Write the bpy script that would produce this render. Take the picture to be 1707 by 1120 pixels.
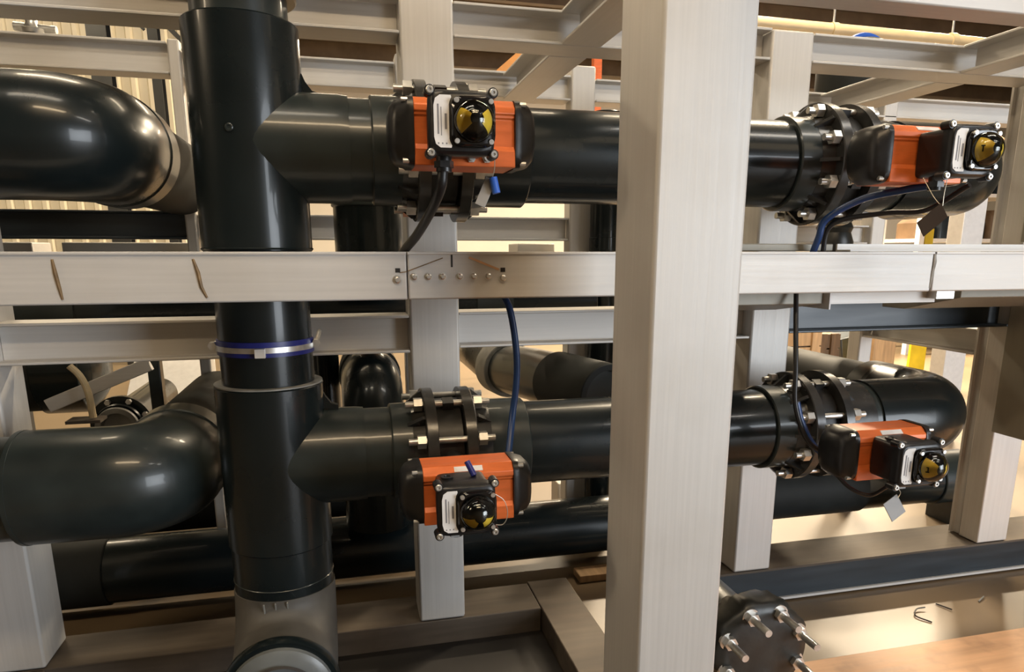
import bpy, math, random
from mathutils import Vector, Matrix
from math import pi, sin, cos, radians
random.seed(7)
for o in list(bpy.data.objects): bpy.data.objects.remove(o, do_unlink=True)
SC = bpy.context.scene
C = SC.collection
# ------------------------------------------------------------------ camera
# the eye is the world origin; the hall floor lies 1.06 m below it
cd = bpy.data.cameras.new('camera'); cam = bpy.data.objects.new('camera', cd); C.objects.link(cam)
cd.sensor_width = 36; cd.lens = 1175/1707*36; cd.shift_x = -16.5/1707; cd.shift_y = 130/1707
cd.clip_start = .05; cd.clip_end = 200
cam.location = (0, 0, 0); cam.rotation_euler = (pi/2-math.atan(270/1175), 0, -radians(14))
SC.camera = cam
# ------------------------------------------------------------------ world, lights, exposure
w = bpy.data.worlds.new('hall_air'); SC.world = w; w.use_nodes = True
w.node_tree.nodes['Background'].inputs[0].default_value = (.75, .82, .9, 1)
w.node_tree.nodes['Background'].inputs[1].default_value = .05
SC.view_settings.view_transform = 'Standard'; SC.view_settings.look = 'None'
SC.view_settings.gamma = 1; SC.view_settings.exposure = 0.2
SC.view_settings.use_curve_mapping = False
WARM = (1, .82, .58); COOL = (.93, .96, 1)
def area(name, loc, to, size, power, col, sy=None):
    l = bpy.data.lights.new(name, 'AREA'); l.energy = power; l.color = col; l.size = size
    l.shape = 'RECTANGLE'; l.size_y = sy or size
    o = bpy.data.objects.new(name, l); C.objects.link(o); o.location = loc
    o.rotation_euler = (Vector(to)-Vector(loc)).to_track_quat('-Z', 'Y').to_euler()
    return o
area('cool_light_right_front', (4.8, -3.8, .3), (1.6, 1.7, -.1), 2.8, 262, (.88, .94, 1), 2.6)  # unseen cool light added at right front to whiten the right-hand faces
FLOOR = -1.06; CEIL = 3.3
# ------------------------------------------------------------------ materials
def nt(name):
    m = bpy.data.materials.new(name); m.use_nodes = True; t = m.node_tree
    return m, t, t.nodes['Principled BSDF']
def mat(name, col, rough=.5, metal=0., var=.15, scale=(8, 8, 8), bump=.0, rvar=.1, spec=.5, coat=0., dirt=None):
    m, t, b = nt(name); N = t.nodes.new; L = t.links.new
    tc = N('ShaderNodeTexCoord'); mp = N('ShaderNodeMapping'); L(tc.outputs['Object'], mp.inputs[0]); mp.inputs['Scale'].default_value = scale
    no = N('ShaderNodeTexNoise'); no.inputs['Scale'].default_value = 1; no.inputs['Detail'].default_value = 5; L(mp.outputs[0], no.inputs[0])
    cr = N('ShaderNodeValToRGB'); L(no.outputs[0], cr.inputs[0])
    cr.color_ramp.elements[0].position = .3; cr.color_ramp.elements[1].position = .7
    cr.color_ramp.elements[0].color = [c*(1-var) for c in col]+[1]; cr.color_ramp.elements[1].color = [min(1, c*(1+var)) for c in col]+[1]
    out = cr.outputs[0]
    if dirt:
        n2 = N('ShaderNodeTexNoise'); n2.inputs['Scale'].default_value = dirt[1]; n2.inputs['Detail'].default_value = 6; L(tc.outputs['Object'], n2.inputs[0])
        r2 = N('ShaderNodeMapRange'); r2.inputs[1].default_value = .52; r2.inputs[2].default_value = .72; r2.inputs[4].default_value = dirt[2]; L(n2.outputs[0], r2.inputs[0])
        mx = N('ShaderNodeMix'); mx.data_type = 'RGBA'; L(r2.outputs[0], mx.inputs[0]); L(out, mx.inputs[6]); mx.inputs[7].default_value = list(dirt[0])+[1]; out = mx.outputs[2]
    L(out, b.inputs['Base Color'])
    rr = N('ShaderNodeMapRange'); rr.inputs[3].default_value = max(.03, rough-rvar); rr.inputs[4].default_value = min(1, rough+rvar); L(no.outputs[0], rr.inputs[0]); L(rr.outputs[0], b.inputs['Roughness'])
    b.inputs['Metallic'].default_value = metal; b.inputs['Specular IOR Level'].default_value = spec; b.inputs['Coat Weight'].default_value = coat; b.inputs['Coat Roughness'].default_value = .07
    if bump:
        bp = N('ShaderNodeBump'); bp.inputs['Strength'].default_value = bump; bp.inputs['Distance'].default_value = .002; L(no.outputs[0], bp.inputs['Height']); L(bp.outputs[0], b.inputs['Normal'])
    return m
def emit(name, col, s):
    m, t, b = nt(name); b.inputs['Emission Color'].default_value = list(col)+[1]; b.inputs['Emission Strength'].default_value = s
    b.inputs['Base Color'].default_value = list(col)+[1]; return m
ST = (.58, .562, .535)
DIRT = ((.40, .36, .30), 4, .25)
M = dict(
    steel_x=mat('brushed_steel_lengthwise', ST, .52, .22, .045, (3, 140, 140), .08, dirt=DIRT),
    steel_y=mat('brushed_steel_depthwise', ST, .52, .22, .045, (140, 3, 140), .08, dirt=DIRT),
    steel_z=mat('brushed_steel_upright', ST, .52, .22, .045, (140, 140, 3), .08, dirt=DIRT),
    steel_shaded=mat('shade_darkened_steel', (.10, .082, .065), .62, .1, .25, (3, 30, 30), .2, spec=.15, dirt=((.07, .055, .045), 6, .7)),  # weak light near the floor put into the base colour; random blotches on top
    rubber=mat('black_floor_shade', (.013, .011, .010), .75, 0, .3, (9, 9, 9), .3),  # floor shade of the left bay, put into a near-black colour
    dark_rail=mat('blue_black_paint_and_reflection', (.020, .028, .036), .34, .1, .25, (4, 30, 30), .2),  # on the right rail and beam, dark reflections in steel put into the colour
    pvc=mat('charcoal_plastic_pipe', (.0065, .0102, .0112), .28, 0, .2, (6, 6, 6), .03, .05, .28, coat=.22),
    pvc_grey=mat('grey_black_plastic_fitting', (.0175, .0240, .0240), .34, 0, .18, (14, 14, 14), .05, .07, .4, coat=.2),
    pvc_matte=mat('dull_plastic_pipe', (.020, .022, .0215), .62, 0, .25, (9, 9, 9), .1, .1, .15),
    dusty=mat('dusty_plastic', (.075, .070, .062), .6, 0, .3, (12, 12, 12), .15),
    lip=mat('worn_plastic_rim', (.20, .20, .185), .5, 0, .2, (30, 30, 30)),
    iron=mat('black_cast_iron', (.012, .012, .012), .42, .1, .3, (60, 60, 60), .3),
    flange=mat('dark_plastic_flange', (.030, .030, .029), .24, 0, .2, (30, 30, 30), .1, .08),
    zinc=mat('zinc_plated_bolt', (.62, .61, .58), .33, .85, .12, (60, 60, 60)),
    orange=mat('orange_anodised_aluminium', (.74, .165, .038), .36, .1, .10, (20, 90, 90), .12),
    black=mat('black_moulded_plastic', (.010, .010, .011), .36, 0, .2, (80, 80, 80), .15),
    gloss=mat('gloss_black_plastic', (.006, .006, .007), .12, 0, .1, (20, 20, 20), 0, .03),
    yellow=mat('yellow_indicator', (.80, .56, .06), .35, 0, .1, (30, 30, 30)),
    white=mat('white_label', (.74, .73, .72), .5, 0, .05, (50, 50, 50)),
    print=mat('grey_print', (.20, .20, .22), .6),
    blue=mat('blue_liner', (.012, .018, .15), .35, 0, .2, (30, 30, 30)),
    hose_blue=mat('dark_blue_hose', (.012, .045, .16), .32),
    hose_black=mat('black_cable', (.010, .010, .011), .4),
    tag_grey=mat('grey_metal_tag', (.30, .30, .30), .6, .1),
    tag_brown=mat('dark_brown_tag', (.036, .024, .016), .85, spec=.1),
    blue_bright=mat('bright_blue_sleeve', (.03, .12, .55), .4),
    wire=mat('thin_steel_wire', (.6, .55, .45), .35, .7),
    seam=mat('brown_weld_stain', (.20, .125, .055), .55, .3, .4, (40, 40, 40), .4),
    dark=mat('dark_gap', (.012, .009, .008), .6),
    copper=mat('copper_strip', (.62, .36, .20), .4, .4),
    concrete=mat('tan_concrete', (.165, .115, .065), .42, 0, .18, (.9, .9, .9), .15, .14, dirt=((.10, .075, .05), 1.6, .5)),
    plywood=mat('orange_plywood', (.62, .36, .20), .6, 0, .16, (3, 30, 3), .3, dirt=((.35, .2, .12), 14, .5)),
    wood=mat('pale_timber', (.50, .33, .18), .6, 0, .22, (40, 4, 4), .3),
    wood_dark=mat('brown_timber', (.14, .085, .045), .6, 0, .3, (40, 4, 4), .3),
    cream=mat('cream_sheet_cladding', (.66, .60, .46), .5, 0, .06, (2, 2, 2)),
    wall=mat('pale_plaster', (.60, .56, .50), .7, 0, .06, (1, 1, 1)),
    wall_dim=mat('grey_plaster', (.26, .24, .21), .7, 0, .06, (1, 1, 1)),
    ceil=mat('brown_roof_sheet', (.095, .072, .05), .7, 0, .25, (1, 6, 1)),
    purlin=mat('brown_roof_steel', (.15, .115, .08), .55, .2, .2, (4, 4, 4)),
    col=mat('dark_column_paint', (.030, .031, .030), .5, .1),
    orange_paint=mat('orange_crane_paint', (.62, .27, .06), .45),
    conduit=mat('yellowish_conduit_paint', (.56, .44, .26), .45, 0, .12, (6, 30, 30)),
    strap=mat('yellow_strap', (.80, .56, .02), .5),
    wrap=mat('black_film_wrap', (.018, .019, .017), .4, 0, .3, (26, 26, 26), .5),
    film=mat('grey_film_cover', (.12, .13, .13), .34, 0, .25, (14, 14, 14), .9),
    grey_panel=mat('olive_grey_panel', (.25, .235, .195), .5, .2, .08, (30, 30, 3)),
    pink=mat('pale_pink_glove', (.55, .45, .43), .6),
    lamp=emit('lamp_glow', (1, .86, .62), 14),
)
def glass():
    m, t, b = nt('clear_dome_plastic'); N = t.nodes.new; L = t.links.new; o = t.nodes['Material Output']
    tr = N('ShaderNodeBsdfTransparent'); tr.inputs[0].default_value = (.93, .95, .92, 1)
    gl = N('ShaderNodeBsdfGlossy'); gl.inputs['Roughness'].default_value = .04
    fr = N('ShaderNodeFresnel'); fr.inputs[0].default_value = 1.45; mx = N('ShaderNodeMixShader')
    L(fr.outputs[0], mx.inputs[0]); L(tr.outputs[0], mx.inputs[1]); L(gl.outputs[0], mx.inputs[2]); L(mx.outputs[0], o.inputs[0])
    return m
M['glass'] = glass()
# ------------------------------------------------------------------ mesh builder
AX = {'x': Vector((1, 0, 0)), 'y': Vector((0, 1, 0)), 'z': Vector((0, 0, 1))}
def frame_of(d):
    d = Vector(d).normalized(); up = Vector((0, 0, 1)) if abs(d.z) < .9 else Vector((0, 1, 0))
    u = up.cross(d).normalized(); return d, u, d.cross(u)
class MB:
    def __init__(s): s.v = []; s.f = []
    def add(s, vs, fs):
        n = len(s.v); s.v += [tuple(v) for v in vs]; s.f += [tuple(i+n for i in f) for f in fs]; return s
    def box(s, x0, x1, y0, y1, z0, z1):
        return s.add([(x, y, z) for z in (z0, z1) for y in (y0, y1) for x in (x0, x1)],
                     [(0, 2, 3, 1), (4, 5, 7, 6), (0, 1, 5, 4), (2, 6, 7, 3), (0, 4, 6, 2), (1, 3, 7, 5)])
    def obox(s, c, u, v, w, a, b, d):        # oriented box, half sizes a,b,d along u,v,w
        c, u, v, w = Vector(c), Vector(u).normalized(), Vector(v).normalized(), Vector(w).normalized()
        return s.add([c+u*a*i+v*b*j+w*d*k for k in (-1, 1) for j in (-1, 1) for i in (-1, 1)],
                     [(0, 2, 3, 1), (4, 5, 7, 6), (0, 1, 5, 4), (2, 6, 7, 3), (0, 4, 6, 2), (1, 3, 7, 5)])
    def bar(s, p, q, a, b):                  # rectangular bar from p to q, section 2a x 2b
        p, q = Vector(p), Vector(q); d, u, v = frame_of(q-p)
        return s.obox((p+q)/2, d, u, v, (q-p).length/2, a, b)
    def prism(s, pts, axis, a0, a1):         # polygon in the two other axes, extruded along axis
        n = len(pts)
        def P(p, a): return {'x': (a, p[0], p[1]), 'y': (p[0], a, p[1]), 'z': (p[0], p[1], a)}[axis]
        return s.add([P(p, a0) for p in pts]+[P(p, a1) for p in pts],
                     [tuple(range(n))[::-1], tuple(range(n, 2*n))]+[(i, (i+1) % n, n+(i+1) % n, n+i) for i in range(n)])
    def lathe(s, prof, c, d, n=40):          # prof [(t along d, radius)]
        c = Vector(c); d, u, v = frame_of(d); vs = []; fs = []; rings = []
        for t, r in prof:
            if r < 1e-6: rings.append((len(vs), 1)); vs.append(c+d*t)
            else:
                rings.append((len(vs), n)); vs += [c+d*t+(u*cos(2*pi*k/n)+v*sin(2*pi*k/n))*r for k in range(n)]
        for (a, na), (b, nb) in zip(rings, rings[1:]):
            for k in range(n):
                k2 = (k+1) % n
                if na == 1 and nb == 1: break
                if na == 1: fs.append((a, b+k2, b+k))
                elif nb == 1: fs.append((a+k, a+k2, b))
                else: fs.append((a+k, a+k2, b+k2, b+k))
        return s.add(vs, fs)
    def cyl(s, p, q, r, r2=None, n=24):
        p, q = Vector(p), Vector(q); l = (q-p).length; r2 = r if r2 is None else r2
        return s.lathe([(0, 0), (0, r), (l, r2), (l, 0)], p, q-p, n)
    def tube(s, pts, r, n=16, cap=True):     # swept tube; r number or list
        pts = [Vector(p) for p in pts]; vs = []; fs = []; u = None
        for i, p in enumerate(pts):
            d = (pts[min(i+1, len(pts)-1)]-pts[max(i-1, 0)]).normalized()
            if u is None: _, u, _ = frame_of(d)
            u = (u-d*u.dot(d)).normalized(); v = d.cross(u); rr = r[i] if isinstance(r, (list, tuple)) else r
            vs += [p+(u*cos(2*pi*k/n)+v*sin(2*pi*k/n))*rr for k in range(n)]
        for i in range(len(pts)-1):
            for k in range(n): fs.append((i*n+k, i*n+(k+1) % n, (i+1)*n+(k+1) % n, (i+1)*n+k))
        if cap: fs += [tuple(range(n))[::-1], tuple(range(len(vs)-n, len(vs)))]
        return s.add(vs, fs)
    def loft(s, rings, axis='x', n=28):      # rings [(t, a, b, exponent, ca, cb)] superellipses across axis
        vs = []; fs = []
        for t, a, b, e, *c in rings:
            ca, cb = c if c else (0, 0)
            for k in range(n):
                th = 2*pi*k/n; x = math.copysign(abs(cos(th))**(2/e), cos(th))*a+ca; y = math.copysign(abs(sin(th))**(2/e), sin(th))*b+cb
                vs.append({'x': (t, x, y), 'y': (x, t, y), 'z': (x, y, t)}[axis])
        m = len(rings)
        for i in range(m-1):
            for k in range(n): fs.append((i*n+k, i*n+(k+1) % n, (i+1)*n+(k+1) % n, (i+1)*n+k))
        fs += [tuple(range(n))[::-1], tuple(range((m-1)*n, m*n))]
        return s.add(vs, fs)
    def shift(s, d): s.v = [tuple(Vector(v)+Vector(d)) for v in s.v]; return s
    def mesh(s, name, m, off=(0, 0, 0), sharp=32, smooth=True):
        me = bpy.data.meshes.new(name); o = Vector(off)
        me.from_pydata([tuple(Vector(v)-o) for v in s.v], [], s.f); me.validate(); me.update()
        import bmesh
        bm = bmesh.new(); bm.from_mesh(me); bmesh.ops.recalc_face_normals(bm, faces=bm.faces); bm.to_mesh(me); bm.free()
        me.materials.append(M[m] if isinstance(m, str) else m)
        if smooth:
            me.polygons.foreach_set('use_smooth', [True]*len(me.polygons)); me.set_sharp_from_angle(angle=radians(sharp))
        return me
OFF = {}
def tag(o, label, cat, group=None, kind=None):
    if label: o['label'] = label
    if cat: o['category'] = cat
    if group: o['group'] = group
    if kind: o['kind'] = kind
    return o
def thing(name, label, cat, loc=(0, 0, 0), group=None):
    o = bpy.data.objects.new(name, None); C.objects.link(o); o.location = loc; o.empty_display_size = .05
    OFF[o] = Vector(loc); return tag(o, label, cat, group)
def part(mb, name, m, parent, label=None, bevel=0, sharp=32):
    off = OFF[parent]; o = bpy.data.objects.new(name, mb.mesh(name, m, off, sharp)); C.objects.link(o); o.parent = parent; OFF[o] = off
    if label: o['label'] = label
    if bevel: bev(o, bevel)
    return o
def bev(o, wd):
    b = o.modifiers.new('edge', 'BEVEL'); b.width = wd; b.segments = 2; b.limit_method = 'ANGLE'; b.angle_limit = radians(40); b.harden_normals = False
def single(mb, name, m, label, cat, group=None, kind=None, bevel=0, sharp=32):
    xs = [[v[i] for v in mb.v] for i in range(3)]
    off = Vector(((min(xs[0])+max(xs[0]))/2, (min(xs[1])+max(xs[1]))/2, min(xs[2])))
    o = bpy.data.objects.new(name, mb.mesh(name, m, off, sharp)); C.objects.link(o); o.location = off; OFF[o] = off
    if bevel: bev(o, bevel)
    return tag(o, label, cat, group, kind)
def struct(mb, name, m, bevel=0): return single(mb, name, m, None, None, None, 'structure', bevel)
def instance(o, parent, loc=(0, 0, 0), rot=(0, 0, 0)):
    c = o.copy(); C.objects.link(c); c.parent = parent; c.location = loc; c.rotation_euler = rot; return c
def copy_tree(o, parent=None):
    c = o.copy(); C.objects.link(c); c.parent = parent
    for ch in [x for x in C.objects if x.parent == o]: copy_tree(ch, c)
    return c
def arc(c, a, b, a0, a1, r, n=14):           # arc points around c in plane a,b
    c, a, b = Vector(c), Vector(a), Vector(b)
    return [c+a*cos(a0+(a1-a0)*i/n)*r+b*sin(a0+(a1-a0)*i/n)*r for i in range(n+1)]
def smoothpath(pts, n=10):                   # Catmull-Rom through points
    p = [Vector(q) for q in pts]; p = [p[0]*2-p[1]]+p+[p[-1]*2-p[-2]]; out = []
    for i in range(1, len(p)-2):
        for k in range(n):
            t = k/n; a, b, c, d = p[i-1:i+3]
            out.append(.5*((2*b)+(c-a)*t+(2*a-5*b+4*c-d)*t*t+(3*b-a-3*c+d)*t**3))
    return out+[p[-2]]
# ------------------------------------------------------------------ the hall
struct(MB().box(-11, 14, -4, 14, FLOOR-.1, FLOOR), 'floor', 'concrete')
struct(MB().box(-11, 14, -4, 14, CEIL, CEIL+.1), 'ceiling', 'ceil')
struct(MB().box(-11, 14, 13.9, 14, FLOOR, CEIL), 'wall_back', 'wall')
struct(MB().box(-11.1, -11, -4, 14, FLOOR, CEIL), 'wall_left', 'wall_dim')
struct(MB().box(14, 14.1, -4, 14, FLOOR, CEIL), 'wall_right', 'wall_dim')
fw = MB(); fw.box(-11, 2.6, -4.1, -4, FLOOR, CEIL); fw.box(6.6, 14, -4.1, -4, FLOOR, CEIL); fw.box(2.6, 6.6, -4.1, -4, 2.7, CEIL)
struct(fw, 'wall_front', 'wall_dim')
# corrugated cream cladding of the enclosure at the left, built as folded sheet
cw = MB(); x = -8.0; pts = []
while x < -.9:
    pts += [(x, 8.5), (x+.08, 8.5), (x+.10, 8.46), (x+.14, 8.46), (x+.16, 8.5)]; x += .16
for i in range(len(pts)-1):
    (a, b), (c, d) = pts[i], pts[i+1]
    cw.add([(a, b, FLOOR), (c, d, FLOOR), (c, d, CEIL), (a, b, CEIL)], [(0, 1, 2, 3)])
struct(cw, 'wall_cladding', 'cream')
struct(MB().box(-8, -.9, 8.52, 8.6, FLOOR, CEIL), 'wall_enclosure', 'cream')
struct(MB().box(-.98, -.9, 8.6, 13.9, FLOOR, CEIL), 'wall_enclosure_side', 'cream')
for i, y in enumerate((6.2, 7.3, 8.4, 9.5, 10.6, 11.7, 12.8)):
    single(MB().box(-.6, 13.9, y, y+.1, CEIL-.24, CEIL-.002), 'roof_purlin', 'purlin', 'brown roof purlin under the ceiling, '+('nearest', 'second nearest', 'third nearest', 'fourth', 'third farthest', 'second farthest', 'farthest')[i]+' of the seven', 'roof beam', 'roof purlins')
# ceiling lamps and added fill lamps: each a trough with glowing tubes and its own light
def lamp(x, y, power, label, z=CEIL-.3, L=1.3, col=WARM):
    t = thing('ceiling_or_fill_lamp', label, 'lamp', (x, y, z), 'ceiling lamps of the hall and added fill lamps')
    part(MB().prism([(y-.12, z+.0), (y-.07, z+.07), (y+.07, z+.07), (y+.12, z+.0), (y+.11, z), (y+.065, z+.06), (y-.065, z+.06), (y-.11, z)], 'x', x-L/2, x+L/2), 'trough', 'wall', t)
    for s in (-1, 1):
        part(MB().cyl((x-L/2+.03, y+s*.045, z+.025), (x+L/2-.03, y+s*.045, z+.025), .016, n=10), 'tube', 'lamp', t)
        part(MB().cyl((x+s*L*.35, y, z+.07), (x+s*L*.35, y, CEIL), .008, n=8), 'hanger', 'zinc', t)
    l = bpy.data.lights.new('lamp_light', 'AREA'); l.energy = power; l.color = col; l.shape = 'RECTANGLE'; l.size = L; l.size_y = .25
    o = bpy.data.objects.new('lamp_light', l); C.objects.link(o); o.location = (0, 0, -.03); o.parent = t
for x, y, p, lb in ((-2.9, 6.4, 95, 'ceiling lamp by the cream cladding'), (.3, 7.7, 40, 'ceiling lamp behind the riser pipe'), (3.6, 6.6, 800, 'ceiling lamp above the far floor'),
                    (6.4, 6.4, 850, 'ceiling lamp beyond the right-hand elbow'), (3.0, 11.2, 150, 'ceiling lamp near the back wall'), (7.2, 11.2, 150, 'ceiling lamp in the far right of the hall'),
                    (-.95, 3.2, 26, 'ceiling lamp over the left frame'), (1.6, 3.1, 12, 'ceiling lamp over the middle of the frame'), (2.7, 3.3, 110, 'ceiling lamp over the right frame')):
    lamp(x, y, p, lb)
lamp(-.5, .75, 6, 'unseen low hung fill lamp above the left valves', z=2.0, col=(1, .93, .82))  # added out of view to light the left pipes from above
lamp(1.9, .9, 10, 'unseen low hung fill lamp above the right valves', z=2.0, col=(.98, .97, .95))  # added overhead out of view, brightens the right-hand side
lamp(.2, -.35, 27, 'unseen low hung fill lamp behind the viewer in the middle', z=2.1, col=(1, .73, .44))  # added as warm fill for the middle beam and valve post
lamp(-2.7, .8, 26, 'unseen low hung fill lamp behind the viewer on the left', z=1.3, col=(1, .78, .53))  # added out of view to warm the left face of the wide post
lamp(2.5, -.7, 12, 'unseen low hung fill lamp behind the viewer on the right', z=2.3, col=(.97, .97, 1))  # added neutral front light, never in view
# ------------------------------------------------------------------ steel frame
def tube_post(name, label, x0, x1, y0, y1, z0, z1, m='steel_z', group=None):
    return single(MB().box(x0, x1, y0, y1, z0, z1), name, m, label, 'post', group, bevel=.006)
def channel_x(name, label, x0, x1, y0, y1, z0, z1, m='steel_x', t=.007, cat='beam'):   # H section
    ym = y0+(y1-y0)*.42
    return single(MB().prism([(y0, z0), (y1, z0), (y1, z0+t), (ym+t, z0+t), (ym+t, z1-t), (y1, z1-t), (y1, z1), (y0, z1), (y0, z1-t), (ym, z1-t), (ym, z0+t), (y0, z0+t)], 'x', x0, x1), name, m, label, cat, bevel=.0018)
def channel_y(name, label, x0, x1, y0, y1, z0, z1, m='steel_y', t=.007, side=-1):       # open towards -x
    xm = x0+(x1-x0)*.45; p = [(x0, z0), (x1, z0), (x1, z0+t), (xm+t, z0+t), (xm+t, z1-t), (x1, z1-t), (x1, z1), (x0, z1), (x0, z1-t), (xm, z1-t), (xm, z0+t), (x0, z0+t)]
    if side > 0: p = [(x0+x1-a, b) for a, b in p]
    return single(MB().prism(p, 'y', y0, y1), name, m, label, 'beam', bevel=.0018)
FL = FLOOR
tube_post('steel_post', 'wide square steel post standing nearest to the viewer', .452, .602, 1.0, 1.16, FL, 1.2)
tube_post('steel_post', 'steel post at the left edge behind the lower left pipe', -.872, -.75, 1.76, 1.9, -.983, .9)
tube_post('steel_post', 'steel post behind the two left valves', .154, .277, 1.76, 1.875, -.983, .9)
tube_post('steel_post', 'white-lit steel post just right of the wide post, behind the right valves', 1.10, 1.223, 1.76, 1.875, -.948, .556)
# right-hand post: channel section, its open side towards -x
p3 = thing('steel_post', 'channel steel post at the right edge on the dark bottom rail', 'post', (2.06, 1.82, -.946))
part(MB().box(2.0, 2.122, 1.76, 1.835, -.946, .9), 'web', 'steel_z', p3, bevel=.004)
part(MB().box(2.012, 2.122, 1.835, 1.868, -.946, .9), 'inner_web', 'steel_z', p3)
part(MB().box(2.0, 2.122, 1.868, 1.876, -.946, .9), 'back_flange', 'steel_z', p3)
single(MB().box(1.985, 1.998, 1.42, 1.757, -.56, -.10), 'side_panel', 'grey_panel', 'flat olive-grey side panel under the middle beam at the right edge', 'panel', bevel=.002)
single(MB().box(1.985, 1.998, 1.43, 1.757, .03, .46), 'side_panel', 'grey_panel', 'flat olive-grey side panel above the middle beam at the right edge', 'panel', bevel=.002)
# middle front beam in three lengths
mb1 = thing('front_beam', 'left length of the middle front beam with two brown weld stains', 'beam', (-.6, 1.39, -.088))
part(MB().box(-1.5, .1165, 1.36, 1.42, -.088, -.001), 'web', 'steel_x', mb1, bevel=.003)
part(MB().box(-1.5, .1165, 1.357, 1.42, -.0048, .0005), 'top_lip', 'steel_x', mb1, bevel=.001)
for xx, lean in ((-.467, .006), (-.245, .014)):
    part(MB().tube([(xx-lean*.5, 1.3595, -.012), (xx-.001, 1.3592, -.035), (xx+.002, 1.3592, -.06), (xx+lean*.7, 1.3595, -.079)], [.002, .0034, .0030, .0018], 8), 'weld_stain', 'seam', mb1, 'brown weld stain')
mb2 = thing('front_beam', 'centre length of the middle front beam with a row of bolts', 'beam', (.7, 1.39, -.088))
part(MB().box(.1185, 1.300, 1.36, 1.42, -.088, -.001), 'web', 'steel_x', mb2, bevel=.003)
part(MB().box(.1185, 1.300, 1.357, 1.42, -.0048, .0005), 'top_lip', 'steel_x', mb2, bevel=.001)
def bolt_head(x, z, r=.0058, y=1.36):
    m = MB(); m.lathe([(0, r*1.35), (.0015, r*1.35), (.0016, r), (.005, r*.95), (.0065, r*.6), (.0066, 0)], (x, y+.0005, z), (0, -1, 0), 12); return m
for k, xx in enumerate((.130, .157, .184, .217, .244, .272)):
    part(bolt_head(xx, -.0455), 'bolt', 'zinc', mb2)
part(bolt_head(.301, -.049, .0065), 'bolt', 'zinc', mb2); part(bolt_head(.0985, -.051, .0065), 'bolt', 'zinc', mb1)
part(MB().box(.2965, .3055, 1.3592, 1.362, -.0375, -.0295), 'square_hole', 'dark', mb2); part(MB().box(.0955, .1045, 1.3592, 1.362, -.0375, -.0295), 'square_hole', 'dark', mb1)
part(MB().box(.2005, .2035, 1.3592, 1.362, -.028, -.005), 'slot', 'dark', mb2)
part(MB().bar((.235, 1.3597, -.010), (.293, 1.3597, -.033), .0012, .0020), 'copper_strip', 'copper', mb2, 'copper-coloured strip')
part(MB().bar((.1185, 1.3597, -.035), (.185, 1.3597, -.011), .0008, .0009), 'scribed_line', 'seam', mb2)
part(MB().bar((.104, 1.3597, -.0375), (.1165, 1.3597, -.036), .0008, .0009), 'scribed_line', 'seam', mb1)
mb3 = thing('front_beam', 'right length of the middle front beam past the bright joint', 'beam', (1.9, 1.39, -.088))
part(MB().box(1.304, 2.6, 1.36, 1.42, -.088, -.001), 'web', 'steel_x', mb3, bevel=.003)
part(MB().box(1.304, 2.6, 1.357, 1.42, -.0048, .0005), 'top_lip', 'steel_x', mb3, bevel=.001)
part(MB().tube([(1.302, 1.36, -.004), (1.304, 1.3588, -.02), (1.301, 1.3588, -.045), (1.2985, 1.36, -.08)], [.002, .0035, .0028, .0016], 8), 'weld_bead', 'zinc', mb3, 'bright weld bead')
part(MB().box(1.27, 1.42, 1.3585, 1.362, -.0035, .0), 'scribed_line', 'dark', mb3)
sa = thing('support_angle', 'low steel angle lying along the top of the right middle beam', 'angle', (1.8, 1.46, .001))
part(MB().box(1.11, 2.6, 1.445, 1.45, .001, .018), 'upright_leg', 'steel_x', sa); part(MB().box(1.11, 2.6, 1.40, 1.445, .001, .005), 'flat_leg', 'steel_x', sa)
single(MB().box(.86, 1.095, 1.44, 1.50, .002, .018), 'support_strip', 'grey_panel', 'short dark-topped strip on the middle beam beside the blue hose', 'strip', bevel=.002)
# tray bracket below the right length of the middle beam
tb = thing('tray_bracket', 'folded steel bracket under the right middle beam', 'bracket', (1.2, 1.5, -.13))
part(MB().box(1.09, 1.385, 1.43, 1.436, -.118, -.090), 'front_leg', 'steel_x', tb); part(MB().box(1.09, 1.385, 1.436, 1.56, -.118, -.113), 'tray_floor', 'steel_x', tb)
part(MB().box(1.088, 1.092, 1.425, 1.56, -.13, -.09), 'end_lip', 'white', tb); part(MB().box(1.36, 1.41, 1.40, 1.43, -.108, -.09), 'clip', 'zinc', tb)
single(MB().prism([(1.44, -.090), (1.7, -.090), (1.7, -.145), (1.62, -.145), (1.44, -.118)], 'x', .80, 1.08), 'gusset_bracket', 'grey_panel', 'grey bracket under the middle beam beside the white-lit post', 'bracket', bevel=.002)
single(MB().prism([(1.44, -.090), (1.7, -.090), (1.7, -.15), (1.62, -.15), (1.44, -.11)], 'x', 1.47, 1.98), 'gusset_bracket', 'grey_panel', 'grey bracket under the middle beam beside the right edge post', 'bracket', bevel=.002)
# back beams at mid height
channel_x('cross_beam', 'steel channel beam behind the riser clamp, left of the valve post', -.75, .153, 1.765, 1.86, -.245, -.152)
channel_x('cross_beam', 'steel channel beam between the valve post and the wide near post', .278, 1.099, 1.765, 1.86, -.237, -.147)
channel_x('cross_beam', 'steel channel beam under the middle beam between the two right posts', 1.224, 1.999, 1.765, 1.86, -.226, -.135, 'dark_rail')  # steel like its neighbours, its dark reflection put into the colour
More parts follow.
